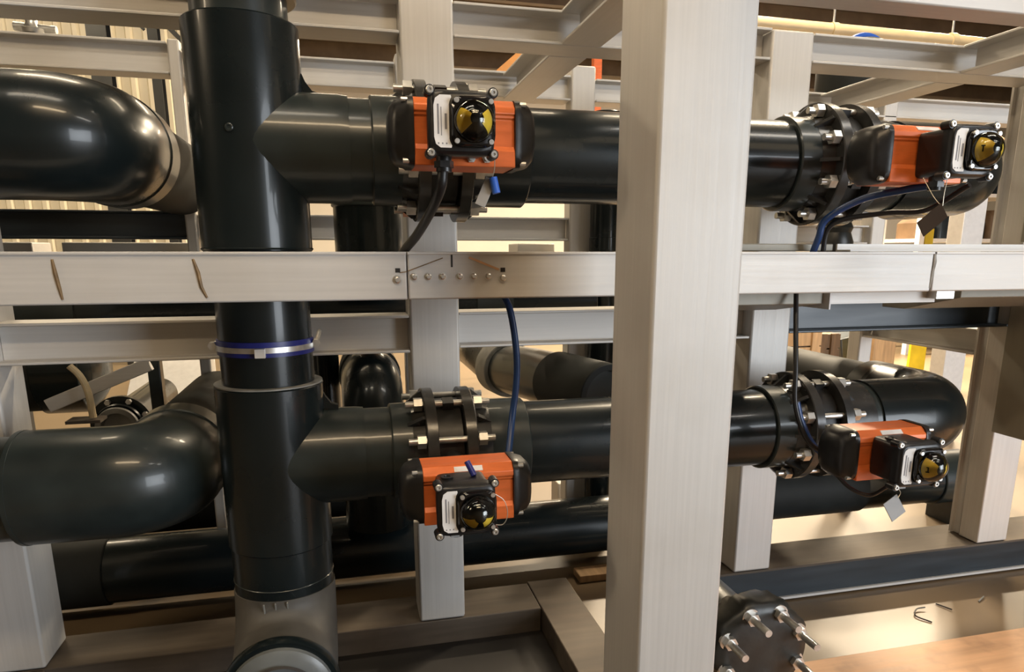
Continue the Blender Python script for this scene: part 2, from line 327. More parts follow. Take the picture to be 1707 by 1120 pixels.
# upper beams
channel_x('top_beam', 'top channel beam left of the valve post', -1.6, .153, 1.76, 1.86, .482, .560)
channel_x('top_beam', 'top channel beam right of the valve post with its corner', .278, 1.099, 1.76, 1.86, .482, .558)
channel_x('top_beam', 'top channel beam right of the white-lit post', 1.224, 1.999, 1.76, 1.86, .482, .554)
channel_y('depth_beam', 'top channel beam running towards the viewer beside the wide post', .535, .635, .2, 1.757, .482, .558)
channel_y('depth_beam', 'top channel beam running back from behind the wide post', .535, .635, 1.863, 2.397, .482, .558)
channel_y('depth_beam', 'top channel beam running towards the viewer at the right edge', 1.69, 1.79, .5, 1.757, .482, .554)
channel_y('depth_beam', 'top channel beam running back at the right, brightly lit inside', 1.71, 1.81, 1.863, 2.397, .482, .554)
single(MB().box(.604, 3.0, 1.10, 1.16, .403, .56), 'front_top_beam', 'steel_x', 'broad grey beam face across the top right corner', 'beam', bevel=.003)
channel_y('depth_beam', 'middle depth beam leading back from the right edge post', 2.0, 2.09, 1.88, 2.397, -.33, -.245, side=-1)
# far frame
channel_x('far_beam', 'far top beam above the capped left pipe', -1.9, -.46, 2.40, 2.48, .505, .592)
channel_x('far_beam', 'far top beam behind the riser pipe', -.42, .19, 2.40, 2.48, .495, .575)
channel_x('far_beam', 'far top beam behind the upper left actuator', .275, .765, 2.40, 2.48, .490, .568)
channel_x('far_beam', 'far top beam behind the wide near post', .855, 2.65, 2.40, 2.48, .490, .562)
for x0, x1, lb in ((-.457, -.424, 'thin far post behind the end of the capped left pipe'), (.192, .272, 'far post half hidden by the valve post'), (.768, .852, 'narrow white far post left of the wide near post'),
                   (2.655, 2.745, 'far post at the right edge behind the elbow'), (1.99, 2.05, 'slim far post below the upper right elbow')):
    tube_post('far_post', lb, x0, x1, 2.40, 2.47, FL, .60)
channel_x('far_middle_beam', 'dark far beam under the capped left pipe', -1.9, -.46, 2.41, 2.48, .038, .121, 'dark_rail')
channel_x('far_middle_beam', 'far beam section between the riser and the dark rear pipe', -.42, .19, 2.41, 2.48, .038, .115)
channel_x('far_middle_beam', 'grey far beam under the upper left valve', .275, .766, 2.41, 2.48, .038, .115)
channel_x('far_middle_beam', 'far beam behind the upper right elbow', .855, 1.985, 2.41, 2.48, .03, .10)
for x0, x1, lb in ((-1.2, -.93, 'white block in the far left under the dark beam'), (-.85, -.42, 'long low grey box in the far left under the dark beam'), (.30, .38, 'low dark box far behind the bolts'), (.62, .76, 'low grey box beside the narrow far post')):
    single(MB().box(x0, x1, 2.55, 2.7, -.2, .03), 'equipment_box', 'steel_x' if 'white' in lb or 'grey' in lb else 'dark_rail', lb, 'box', bevel=.004)
# bottom rails
single(MB().prism([(1.76, -1.059), (1.92, -1.059), (1.92, -.985), (1.76, -.985)], 'x', -1.4, .495), 'bottom_rail', 'steel_shaded', 'steel bottom rail under the valve post', 'rail', bevel=.003)
br = thing('bottom_rail', 'steel bottom rail under the two right posts', 'rail', (1.9, 1.8, -1.058))
part(MB().box(.80, 3.2, 1.76, 1.768, -1.046, -.956), 'web', 'dark_rail', br); part(MB().box(.80, 3.2, 1.76, 1.93, -.956, -.949), 'top_flange', 'steel_shaded', br); part(MB().box(.80, 3.2, 1.752, 1.93, -1.054, -1.046), 'bottom_flange', 'steel_x', br)
single(MB().box(.497, .622, 1.162, 1.93, -1.059, -.985), 'bottom_cross_rail', 'steel_shaded', 'bottom cross rail leading from the wide post back to the frame', 'rail', bevel=.003)
single(MB().box(-.872, -.75, .6, 1.757, -1.05, -.985), 'bottom_cross_rail', 'steel_shaded', 'bottom cross rail at the left edge post', 'rail', bevel=.003)
single(MB().box(-1.9, .74, 2.50, 2.58, -1.05, -.985), 'bottom_rail', 'steel_shaded', 'far bottom rail behind the low black pipe', 'rail', bevel=.003)
# ------------------------------------------------------------------ pipes
VX, PY = -.163, 1.55; ZU, ZL = .200, -.435; XV, XR = .207, 1.135
RIBMESH = None
def flange(parent, x, side, z, hub_to):
    """bolted pipe flange at x; side -1: pipe lies to the left, hub reaches to hub_to"""
    global RIBMESH
    m = MB(); s = side
    m.lathe([(0, .085), (0, .138), (.022, .138), (.024, .136), (.024, .112), (abs(hub_to-x), .106), (abs(hub_to-x), .09)], (x, PY, z), (s, 0, 0), 56)
    f = part(m, 'flange', 'flange', parent)
    if RIBMESH is None:
        RIBMESH = MB().prism([(.024, .104), (.024, .132), (.03, .132), (.062, .106), (.062, .10)], 'y', -.004, .004).mesh('flange_rib', 'flange')
    for k in range(8):
        a = 2*pi*(k)/8
        o = bpy.data.objects.new('flange_rib', RIBMESH); C.objects.link(o); o.parent = f
        o.location = Vector((x, PY, z))-OFF[parent]
        o.rotation_euler = (a, 0, 0) if s > 0 else (-a, 0, pi)
    return f
def sleeve(parent, name, p, q, r, m='pvc', chamfer=.003, n=56):
    p, q = Vector(p), Vector(q); l = (q-p).length
    return part(MB().lathe([(0, r-.02), (0, r-chamfer), (chamfer, r), (l-chamfer, r), (l, r-chamfer), (l, r-.02)], p, q-p, n), name, m, parent)
riser = thing('riser_pipe', 'tall dark riser pipe with two tees left of the valves', 'pipe', (VX, PY, -.95))
sleeve(riser, 'top_coupling', (VX, PY, .462), (VX, PY, .62), .1055)
sleeve(riser, 'upper_pipe', (VX, PY, .40), (VX, PY, .62), .0875, 'pvc_grey')
t1 = sleeve(riser, 'upper_tee', (VX, PY, .0), (VX, PY, .418), .1055)
part(MB().lathe([(0, .104), (.17, .104), (.19, .102), (.19, .08)], (VX, PY, ZU), (1, 0, 0), 56), 'tee_branch', 'pvc_grey', t1)
part(MB().lathe([(0, .006), (.002, .0075), (.003, .006), (.003, .0035), (.002, .003), (.002, 0)], (VX-.022, PY-.1040, ZU+.02), (-.2, -1, 0), 16), 'mould_nub', 'pvc_grey', t1)
part(MB().lathe([(0, .106), (.002, .108), (.004, .106)], (VX, PY, .004), (0, 0, 1), 56), 'bottom_lip', 'pvc', t1)
sleeve(riser, 'short_pipe', (.01, PY, ZU), (.09, PY, ZU), .0985, 'pvc_grey')
sleeve(riser, 'socket', (.068, PY, ZU), (.13, PY, ZU), .1055, 'pvc_grey')
flange(riser, .177, -1, ZU, .125)
sleeve(riser, 'middle_pipe', (VX, PY, .02), (VX, PY, -.28), .0925)
t2 = sleeve(riser, 'lower_tee', (VX, PY, -.268), (VX, PY, -.62), .109)
part(MB().lathe([(0, .092), (0, .1085), (.003, .1085), (.003, .092)], (VX, PY, -.2678), (0, 0, 1), 56), 'rim', 'lip', t2, 'pale worn rim')
part(MB().lathe([(0, .104), (.17, .104), (.19, .102), (.19, .08)], (VX, PY, ZL), (1, 0, 0), 56), 'tee_branch', 'pvc_grey', t2)
sleeve(riser, 'short_pipe', (.01, PY, ZL), (.10, PY, ZL), .099, 'pvc_grey')
sleeve(riser, 'socket', (.082, PY, ZL), (.13, PY, ZL), .107, 'pvc_grey')
flange(riser, .177, -1, ZL, .125)
for z, xx in ((ZU+.115, .0), (ZL+.125, .0)):
    part(MB().prism([(VX+.09, z-.012), (VX+.09, z+.022), (VX+.106, z+.022), (VX+.112, z+.008), (VX+.124, z-.008), (VX+.138, z-.012), (VX+.138, z-.025)], 'y', PY-.010, PY+.010), 'crotch_web', 'pvc', t1 if z > 0 else t2)
sleeve(riser, 'lower_pipe', (VX, PY, -.60), (VX, PY, -.745), .1055)
part(MB().lathe([(0, .104), (.002, .1068), (.005, .104)], (VX, PY, -.70), (0, 0, 1), 56), 'seam_ring', 'pvc_grey', riser)
el = [Vector((VX, PY, -.728))]+arc((VX, PY-.135, -.725), (0, 1, 0), (0, 0, -1), 0, pi/2, .135, 16)+[Vector((VX, 1.33, -.86))]
eb = part(MB().tube(el, .108, 56), 'bottom_elbow', 'dusty', riser)
for dx in (-.035, -.012, .012):
    part(MB().bar((VX+dx, 1.449, -.755), (VX+dx, 1.437, -.72), .0014, .002), 'mould_tick', 'lip', eb)
part(MB().lathe([(0, .10), (0, .116), (.014, .1165), (.022, .113), (.022, .09)], (VX, 1.345, -.86), (0, -1, 0), 56), 'end_ring', 'pvc', riser)
part(MB().lathe([(0, .104), (.012, .102), (.02, .09), (.026, .05), (.027, 0)], (VX, 1.326, -.86), (0, -1, 0), 48), 'film_cover', 'film', riser, 'grey wrinkled film over the open end')
part(MB().lathe([(0, .074), (.004, .078), (.008, .074)], (VX, 1.302, -.86), (0, -1, 0), 40), 'cover_crease', 'dark', riser)
# pipes between the left and right valves
def cross(z, lab):
    t = thing('cross_pipe', lab, 'pipe', (.67, PY, z-.14))
    flange(t, XV+.03, 1, z, .30)
    sleeve(t, 'socket', (.28, PY, z), (.385, PY, z), .1065, 'pvc_grey' if z < 0 else 'pvc')
    sleeve(t, 'pipe', (.37, PY, z), (1.02, PY, z), .0965)
    sleeve(t, 'socket', (1.0, PY, z), (1.06, PY, z), .1055, 'pvc_grey'); flange(t, XR-.03, -1, z, 1.05)
    return t
cross(ZU, 'upper cross pipe between the two upper valves'); cross(ZL, 'lower cross pipe between the two lower valves')
def elbow_end(z, lab, rear):
    t = thing('elbow_pipe', lab, 'pipe', (1.5, 1.7, z-.14))
    flange(t, XR+.03, 1, z, 1.28); sleeve(t, 'socket', (1.26, PY, z), (1.315, PY, z), .1025, 'pvc_grey')
    path = [Vector((1.30, PY, z)), Vector((1.45, PY, z))]+arc((1.45, PY+.13, z), (0, -1, 0), (1, 0, 0), 0, pi/2, .13, 18)+[Vector((1.58, 1.78, z))]
    part(MB().tube(path, .1075, 56), 'elbow', 'pvc', t)
    sleeve(t, 'rear_socket', (1.58, 1.76, z), (1.58, 1.84, z), .1075, 'pvc_grey'); sleeve(t, 'rear_pipe', (1.58, 1.83, z), (1.58, rear, z), .095, 'pvc_matte')
    return t
elbow_end(ZU, 'upper elbow pipe behind the upper right actuator', 2.39); elbow_end(ZL, 'lower elbow pipe behind the lower right actuator', 3.3)
def left_elbow(z, y, lab, xs, r, rs, rear, mm):
    t = thing('elbow_pipe', lab, 'pipe', (-.7, y, z-r)); xa = -.345-r if z > 0 else -.285-r; br_ = .092
    part(MB().tube([(xs, y, z), (xa-br_, y, z)]+arc((xa-br_, y+br_, z), (0, -1, 0), (1, 0, 0), 0, pi/2, br_, 18)+[Vector((xa, y+br_+.06, z))], r, 60), 'elbow', mm, t)
    sleeve(t, 'side_pipe', (-1.7, y, z), (xs+.02, y, z), rs, mm)
    part(MB().lathe([(0, rs-.01), (0, r-.004), (.004, r+.001), (.012, r+.001), (.014, r-.002)], (xs-.002, y, z), (1, 0, 0), 56), 'collar', mm, t)
    sleeve(t, 'rear_socket', (xa, y+br_+.05, z), (xa, y+br_+.13, z), r+.003, 'pvc_grey'); sleeve(t, 'rear_pipe', (xa, y+br_+.11, z), (xa, rear, z), rs, 'pvc_matte')
    return t
left_elbow(.213, 1.6, 'big glossy elbow pipe at the upper left', -1.2, .116, .104, 2.39, 'pvc')
left_elbow(-.477, 1.6, 'big dull elbow pipe at the lower left', -.665, .119, .108, 2.39, 'pvc_grey')
# rear pipes
t = thing('rear_pipe', 'dark upright rear pipe between the riser and the valve post', 'pipe', (.075, 2.08, -.12)); sleeve(t, 'pipe', (.075, 2.08, -.12), (.075, 2.08, .27), .092, 'pvc'); sleeve(t, 'socket', (.075, 2.08, .12), (.075, 2.08, .27), .097, 'pvc_grey')
t = thing('rear_pipe', 'dark upright rear pipe close to the left edge of the wide near post', 'pipe', (.875, 2.349, FL)); sleeve(t, 'pipe', (.875, 2.349, FL), (.875, 2.349, .45), .048, 'pvc'); sleeve(t, 'socket', (.875, 2.349, .0), (.875, 2.349, .05), .0495, 'pvc')
t = thing('rear_elbow', 'dark domed rear elbow showing between the riser and the valve post', 'pipe', (.068, 2.05, -.8))
part(MB().tube([Vector((.068, 2.6, -.39)), Vector((.068, 2.24, -.39))]+arc((.068, 2.24, -.51), (0, 0, 1), (0, -1, 0), 0, pi/2, .12, 14)+[Vector((.068, 2.12, -.80))], .092, 48), 'elbow', 'pvc', t)
sleeve(t, 'rear_socket', (.068, 2.3, -.39), (.068, 2.42, -.39), .098, 'pvc_grey')
sleeve(t, 'down_pipe', (.068, 2.12, -.7), (.068, 2.12, -.825), .098, 'pvc')
t = thing('rear_pipe', 'dark rear pipe with a pale collar slanting behind the lower cross pipe', 'pipe', (.66, 2.3, -.55))
part(MB().tube([(.60, 2.62, -.44), (.64, 2.40, -.425), (.70, 2.15, -.42), (.75, 1.96, -.42)], .093, 40), 'pipe', 'pvc_grey', t)
sleeve(t, 'collar', (.585, 2.70, -.44), (.602, 2.60, -.44), .107, 'lip'); sleeve(t, 'socket', (.68, 2.23, -.42), (.75, 1.94, -.42), .098, 'pvc_matte')
sleeve(t, 'far_pipe', (.585, 3.3, -.44), (.59, 2.68, -.44), .093, 'pvc')
single(MB().cyl((.40, 3.3, FL), (.40, 3.3, .0), .05, n=32), 'support_pipe', 'pvc', 'dark upright pipe beside the pale collar behind the valve post', 'pipe')
single(MB().cyl((-.075, 2.56, -.60), (-.075, 2.56, -.1), .045, n=32), 'support_pipe', 'pvc', 'dark slim upright pipe just right of the riser', 'pipe')
t = thing('low_pipe', 'long black pipe lying low behind the left and middle posts', 'pipe', (.5, 2.2, -1.03))
sleeve(t, 'pipe', (-1.6, 2.2, -.932), (1.08, 2.2, -.932), .097, 'pvc'); sleeve(t, 'socket', (-1.6, 2.2, -.932), (-.72, 2.2, -.932), .102, 'pvc_matte'); 
t = thing('low_pipe', 'black pipe with a collar lying behind the two right posts', 'pipe', (1.75, 2.2, -.97)); lz = -.872
sleeve(t, 'pipe', (1.16, 2.2, lz), (2.30, 2.2, lz), .097, 'pvc'); sleeve(t, 'socket', (1.40, 2.2, lz), (1.86, 2.2, lz), .102, 'pvc_matte'); sleeve(t, 'end_collar', (2.20, 2.2, lz), (2.36, 2.2, lz), .104, 'pvc_grey')
part(MB().lathe([(0, .075), (.02, .08), (.06, .062), (.22, .062), (.22, .03)], (1.66, 2.2, lz+.07), (0, 0, 1), 40), 'branch', 'pvc', t)
part(MB().lathe([(0, .066), (.004, .07), (.03, .07), (.035, .066)], (1.66, 2.2, -.66), (0, 0, 1), 40), 'branch_collar', 'pvc_grey', t)
for xx in (1.30, 2.32): part(MB().box(xx-.03, xx+.03, 2.13, 2.27, FL, lz-.07), 'saddle', 'dark_rail', t)
# stub with blind flange wrapped in black film
t = thing('blind_flange', 'film-wrapped blind flange with long bolts at the foot of the wide post', 'flange', (.893, 1.4, -1.02)); fx, fz = .895, -.90
sleeve(t, 'stub_pipe', (fx, 1.33, fz), (fx, 1.745, fz), .062, 'wrap')
fm = MB(); n = 56; rings = [(1.42, .078), (1.395, .098), (1.375, .118), (1.35, .130), (1.305, .133), (1.292, .126), (1.286, .10), (1.284, .05), (1.284, 0)]
vs = []; fs = []
for i, (y, r) in enumerate(rings):
    for k in range(n):
        a = 2*pi*k/n; rr = r*.92*(1+(.035*sin(a*9+i)+.02*sin(a*17+2*i))*(1 if i < 5 else .02)); vs.append((fx+rr*cos(a), y+(.003 if i < 5 else 0)*sin(a*11+i*1.7), fz+rr*sin(a)))
for i in range(len(rings)-1):
    for k in range(n): fs.append((i*n+k, i*n+(k+1) % n, (i+1)*n+(k+1) % n, (i+1)*n+k))
part(fm.add(vs, fs), 'wrapped_disc', 'wrap', t, 'black film over the disc', sharp=60)
for k in range(8):
    a = 2*pi*(k+.5)/8; c = Vector((fx+.097*cos(a), 1.292, fz+.097*sin(a)))
    st = part(MB().cyl(c, c+Vector((0, -.075, 0)), .0085, n=14), 'stud', 'zinc', t)
    part(MB().cyl(c+Vector((0, .004, 0)), c+Vector((0, -.018, 0)), .016, n=6), 'nut', 'zinc', st)
    part(MB().cyl(c+Vector((0, .004, 0)), c+Vector((0, -.003, 0)), .021, n=18), 'washer', 'zinc', st)
# ------------------------------------------------------------------ valves
def make_valve():
    t = thing('butterfly_valve', 'x', 'valve')
    part(MB().lathe([(-.0295, .08), (-.0295, .110), (-.026, .113), (.026, .113), (.0295, .110), (.0295, .08)], (0, 0, 0), (1, 0, 0), 48), 'body', 'iron', t)
    nk = MB().cyl((0, -.10, 0), (0, -.21, 0), .024); nk.box(-.026, .026, -.225, -.205, -.038, .038)
    part(nk, 'neck', 'iron', t)
    part(MB().box(-.038, .038, -.262, -.225, -.03, .03), 'mounting_bracket', 'iron', t, bevel=.003)
    for k in range(4):
        a = pi/8+k*pi/2; part(MB().obox((0, .112*cos(a), .112*sin(a)), (1, 0, 0), (0, cos(a), sin(a)), (0, -sin(a), cos(a)), .012, .018, .012), 'lug', 'iron', t)
    sm = nm = None
    for k in range(8):
        a = 2*pi*(k+.5)/8; loc = (0, .122*cos(a), .122*sin(a))
        if sm is None:
            s = part(MB().cyl((-.092, 0, 0), (.092, 0, 0), .0075, n=12), 'stud', 'zinc', t); sm = s.data
            n1 = part(MB().cyl((-.074, 0, 0), (-.056, 0, 0), .0155, n=6), 'nut', 'zinc', s); nm = n1.data
        else:
            s = bpy.data.objects.new('stud', sm); C.objects.link(s); s.parent = t
            n1 = bpy.data.objects.new('nut', nm); C.objects.link(n1); n1.parent = s
        s.location = loc
        n2 = bpy.data.objects.new('nut', nm); C.objects.link(n2); n2.parent = s; n2.location = (.130, 0, 0)
    return t
v0 = make_valve()
SPOT = [((XV, PY, ZU), 'upper left'), ((XV, PY, ZL), 'lower left'), ((XR, PY, ZU), 'upper right'), ((XR, PY, ZL), 'lower right')]
for i, (p, nm_) in enumerate(SPOT):
    o = v0 if i == 0 else copy_tree(v0); o.location = p
    o['label'] = 'black butterfly valve with silver studs at the '+nm_+' of the four'; o['group'] = 'butterfly valves'
def make_actuator():
    t = thing('pneumatic_actuator', 'x', 'actuator'); h = .083
    prof = [(-.030, .053), (-.045, .040), (-.046, .030), (-.0435, .028), (-.0435, .024), (-.041, .022), (-.041, -.020), (-.0465, -.028), (-.0465, -.053), (.0465, -.053), (.0465, -.028), (.041, -.02), (.041, .022), (.046, .03), (.045, .04), (.030, .053)]
    part(MB().prism(prof, 'x', -h, h), 'body', 'orange', t, bevel=.0015)
    for s in (-1, 1):
        m = MB().loft([(s*h, .048, .055, 5), (s*(h+.010), .048, .055, 5), (s*(h+.013), .046, .053, 4.5), (s*(h+.027), .044, .050, 3.2), (s*(h+.036), .036, .041, 2.6), (s*(h+.040), .02, .024, 2.2)], 'x', 36)
        c = part(m, 'end_cap', 'black', t, sharp=40)
        for a in (-1, 1):
            for b in (-1, 1):
                part(MB().cyl((s*(h+.009), a*.039, b*.046), (s*(h+.019), a*.039, b*.046), .0042, n=10), 'screw', 'zinc', c)
    part(MB().obox((0, -.0378, .0468), (1, 0, 0), (0, -.015, -.013), (0, -.013, .015), .026, .0055, .0006), 'name_plate', 'white', t)
    for xx in (-.012, .014):
        f = part(MB().cyl((xx+.02, -.047, -.040), (xx+.02, -.058, -.040), .0055, n=12), 'air_fitting', 'zinc', t)
        part(MB().cyl((xx+.02, -.045, -.040), (xx+.02, -.052, -.040), .008, n=6), 'fitting_nut', 'zinc', f)
    return t
ac0 = make_actuator(); AY = 1.25
APOS = [(.206, AY, .190), (.202, AY, -.430), (1.108, AY, .184), (1.108, AY, -.418)]
AL = ['orange pneumatic actuator on the upper left valve', 'orange pneumatic actuator below the lower left valve', 'orange pneumatic actuator on the upper right valve, seen from its black end cap', 'orange pneumatic actuator on the lower right valve']
for i, p in enumerate(APOS):
    o = ac0 if i == 0 else copy_tree(ac0); o.location = p; o['label'] = AL[i]; o['group'] = 'pneumatic actuators'
def make_box(sectors, name, label, loc, plug=None, mark=None):
    """limit switch box; local origin at its back centre, front towards -y"""
    t = thing('switch_box', label, 'switch box', (0, 0, 0), 'limit switch boxes')
    part(MB().loft([(0, .044, .042, 9), (-.062, .044, .042, 9)], 'y', 36), 'housing', 'black', t, sharp=40)
    cv = MB().loft([(-.063, .0505, .0465, 8), (-.074, .0505, .0465, 8), (-.082, .048, .044, 7), (-.085, .045, .041, 6)], 'y', 40)
    for a in (-1, 1):
        for b in (-1, 1): cv.cyl((a*.048, -.060, b*.044), (a*.048, -.081, b*.044), .0078, n=16)
    cover = part(cv, 'cover', 'black', t, sharp=40)
    sc = []
    for a in (-1, 1):
        for b in (-1, 1):
            s = MB().lathe([(0, .0058), (.003, .0058), (.0042, .0045), (.0042, .0024), (.002, .0022), (.002, 0)], (a*.048, -.0805, b*.044), (0, -1, 0), 14)
            part(s, 'screw', 'zinc', cover)
    bx = .0155
    part(MB().loft([(-.084, .0335, .036, 5, bx, 0), (-.092, .0335, .036, 5, bx, 0), (-.096, .0305, .033, 4, bx, 0)], 'y', 36), 'bezel', 'gloss', cover, sharp=40)
    for a in (-1, 1):
        for b in (-1, 1):
            part(MB().cyl((bx+a*.026, -.094, b*.0285), (bx+a*.026, -.0985, b*.0285), .0038, n=12), 'screw', 'zinc', cover)
    # white label hugging the bezel
    lp = [(-.0175, .037), (-.034, .037), (-.041, .032), (-.0435, .022), (-.0435, -.022), (-.041, -.032), (-.034, -.037), (-.0175, -.037), (-.0168, -.034), (-.0195, -.028), (-.0205, -.024), (-.0205, .024), (-.0195, .028), (-.0168, .034)]
    lb = part(MB().prism(lp, 'y', -.0853, -.0863), 'label_plate', 'white', cover)
    for xx, z0, z1, wd in ((-.037, -.018, .024, .0012), (-.0325, -.02, .02, .0006), (-.0255, -.011, .011, .0016)): part(MB().box(xx-wd, xx+wd, -.0867, -.0862, z0, z1), 'print', 'print', lb)
    for k in range(3): part(MB().cyl((-.037+k*.006, -.0862, -.031), (-.037+k*.006, -.0867, -.031), .0012, n=8), 'print', 'print', lb)
    # indicator under the clear dome
    R = .0262; cy = -.096
    def sph(th, ph): return (bx+R*sin(th)*cos(ph), cy-R*1.02*cos(th), R*1.02*sin(th)*sin(ph))
    def patch(p0, p1, t0, t1, k, n=10):
        m = MB(); vs = []; fs = []
        for i in range(n+1):
            for j in range(n+1):
                th = t0+(t1-t0)*i/n; ph = p0+(p1-p0)*j/n; x, y, z = sph(th, ph)
                vs.append((bx+(x-bx)*k, cy+(y-cy)*k, z*k))
        for i in range(n):
            for j in range(n): fs.append((i*(n+1)+j, i*(n+1)+j+1, (i+1)*(n+1)+j+1, (i+1)*(n+1)+j))
        return m.add(vs, fs)
    rot = part(MB().lathe([(0, R), (R*.35, R*.93), (R*.65, R*.76), (R*.87, R*.5), (R, .004), (R, 0)], (bx, cy, 0), (0, -1, 0), 32), 'indicator_rotor', 'gloss', t, sharp=60)
    for p0, p1 in sectors:
        part(patch(radians(p0), radians(p1), .38, 1.45, 1.03), 'yellow_window', 'yellow', rot, 'yellow position window', sharp=80)
    if mark:
        c = Vector(sph(.95, radians(181))); c = Vector((bx, cy, 0))+(c-Vector((bx, cy, 0)))*1.05; nn = (c-Vector((bx, cy, 0))).normalized(); tt = nn.cross(Vector((0, 0, 1))).normalized(); uu = tt.cross(nn)
        part(MB().obox(c, tt, uu, nn, .0011, .0052, .0004), 'mark_stroke', 'dark', rot); part(MB().obox(c+uu*(.0052 if mark == 'T' else -.005)+tt*(.001 if mark == '1' else 0), tt, uu, nn, .0032, .0011, .0004), 'mark_stroke', 'dark', rot)
        if mark == '1': part(MB().obox(c+uu*.0042+tt*.0016, tt, uu, nn, .0018, .0010, .0004), 'mark_stroke', 'dark', rot)
    part(MB().lathe([(0, .0305), (.006, .0305), (.0125, .0285), (.0205, .0228), (.0272, .0128), (.030, .0035), (.030, 0)], (bx, cy+.001, 0), (0, -1, 0), 36), 'clear_dome', 'glass', t, sharp=80)
    if plug == 'gland':
        g = part(MB().cyl((-.022, -.03, -.040), (-.022, -.03, -.066), .0125, n=20), 'cable_gland', 'black', t); part(MB().cyl((-.022, -.03, -.05), (-.022, -.03, -.060), .0155, n=6), 'gland_nut', 'black', g)
    if plug in ('lower', 'one'):
        part(MB().lathe([(0, .011), (.004, .0115), (.004, .006), (.002, .0055), (.002, 0)], (-.026, -.028, .0415), (0, 0, 1), 20), 'blanking_plug', 'black', t)
        g = part(MB().lathe([(0, .016), (.012, .016), (.016, .012), (.016, 0)], (-.016, -.05, -.040), (0, 0, -1), 20), 'cable_gland', 'black', t)
        part(MB().box(-.027, -.012, -.0675, -.066, -.053, -.043), 'gland_insert', 'tag_grey', g)
    t.location = loc; return t
make_box([(140, 222), (-42, 40)], 'b', 'switch box with yellow windows left and right on the upper left actuator', (.187, 1.203, .190), 'gland')
make_box([(192, 250), (-70, -12)], 'b', 'switch box with low yellow windows on the lower left actuator', (.184, 1.203, -.428), 'lower')
make_box([(132, 230), (-40, 30)], 'b', 'switch box on the upper right actuator with the dark tag below', (1.125, 1.203, .180), 'gland', 'T')
make_box([(132, 230), (-40, 30)], 'b', 'switch box on the lower right actuator with the pale tag below', (1.100, 1.203, -.416), 'one', '1')
# the dark mark on the left windows of the two right-hand boxes
# ------------------------------------------------------------------ hoses, cables, tags, clamp
def hose(pts, r, m, name, label, cat='hose', n=10): return single(MB().tube(smoothpath(pts), r, n), name, m, label, cat, sharp=60)
hose([(.163, 1.172, .126), (.160, 1.18, .10), (.152, 1.24, .07), (.135, 1.335, .03), (.118, 1.43, .0), (.112, 1.45, -.03)], .0085, 'hose_black', 'cable', 'thick black cable leaving the upper left switch box', 'cable')
hose([(.318, 1.45, -.08), (.332, 1.43, -.12), (.343, 1.425, -.2), (.343, 1.425, -.27), (.333, 1.42, -.34), (.315, 1.38, -.415)], .0072, 'hose_blue', 'air_hose', 'blue-black hose hanging from the middle beam to the lower left actuator')
hose([(1.135, 1.20, .128), (1.11, 1.26, .122), (1.07, 1.33, .108), (1.03, 1.385, .07), (1.025, 1.40, .03), (1.03, 1.43, -.02)], .0075, 'hose_blue', 'air_hose', 'blue hose curving under the upper right actuator')
hose([(1.20, 1.19, .128), (1.18, 1.27, .085), (1.12, 1.32, .08), (1.05, 1.39, .06), (1.045, 1.41, -.01)], .0055, 'hose_black', 'cable', 'thin black cable drooping under the upper right switch box', 'cable')
hose([(1.0, 1.43, -.07), (.985, 1.40, -.14), (.968, 1.36, -.25), (.970, 1.35, -.34), (1.0, 1.33, -.42), (1.06, 1.31, -.45)], .0055, 'hose_black', 'cable', 'black cable hanging from the right middle beam to the lower right actuator', 'cable')
hose([(.975, 1.356, -.33), (.988, 1.35, -.375), (1.012, 1.335, -.425), (1.05, 1.31, -.462)], .0075, 'hose_blue', 'air_hose', 'short bright-lit blue hose beside the lower right actuator')
hose([(1.02, 1.26, -.473), (1.045, 1.24, -.50), (1.075, 1.215, -.51), (1.085, 1.175, -.475)], .0042, 'hose_black', 'cable', 'black cable loop below the lower right actuator', 'cable')
def hang_tag(label, wires, c, u, v, a, b, m, r=.0007):
    t = thing('hanging_tag', label, 'tag', c); u, v = Vector(u).normalized(), Vector(v).normalized(); w_ = u.cross(v)
    part(MB().obox(c, u, v, w_, a, b, .0009), 'plate', m, t, bevel=.0006)
    for wp in wires: part(MB().tube(smoothpath(wp, 5), r, 6), 'wire', 'wire', t)
    return t
hang_tag('dark brown tag hanging from the upper right switch box', [[(1.093, 1.135, .135), (1.085, 1.13, .105), (1.083, 1.128, .083)], [(1.062, 1.16, .135), (1.072, 1.14, .1), (1.080, 1.128, .083)]], (1.064, 1.128, .058), (.8, 0, .6), (-.6, 0, .8), .030, .0155, 'tag_brown')
hang_tag('pale grey tag hanging from the lower right switch box', [[(1.062, 1.13, -.462), (1.07, 1.128, -.474), (1.064, 1.126, -.484)]], (1.058, 1.126, -.505), (.88, .1, .47), (-.47, .2, .88), .019, .021, 'tag_grey')
hang_tag('grey tag hanging from the upper left switch box', [[(.238, 1.13, .150), (.239, 1.135, .128), (.236, 1.14, .112)]], (.226, 1.145, .092), (.42, .1, .9), (.9, -.3, -.42), .023, .0085, 'tag_grey')
single(MB().cyl((.237, 1.138, .114), (.242, 1.136, .090), .0065, n=14), 'tag_sleeve', 'blue_bright', 'bright blue sleeve beside the grey tag under the upper left switch box', 'sleeve')
single(MB().cyl((.196, 1.19, -.363), (.206, 1.175, -.385), .0055, n=14), 'tag_sleeve', 'blue', 'dark blue sleeve on top of the lower left switch box', 'sleeve')
single(MB().tube(smoothpath([(.232, 1.13, -.405), (.250, 1.13, -.42), (.256, 1.13, -.445), (.248, 1.13, -.463), (.230, 1.13, -.462)], 8), .0007, 6), 'wire_loop', 'wire', 'thin wire loop at the side of the lower left switch box', 'wire')
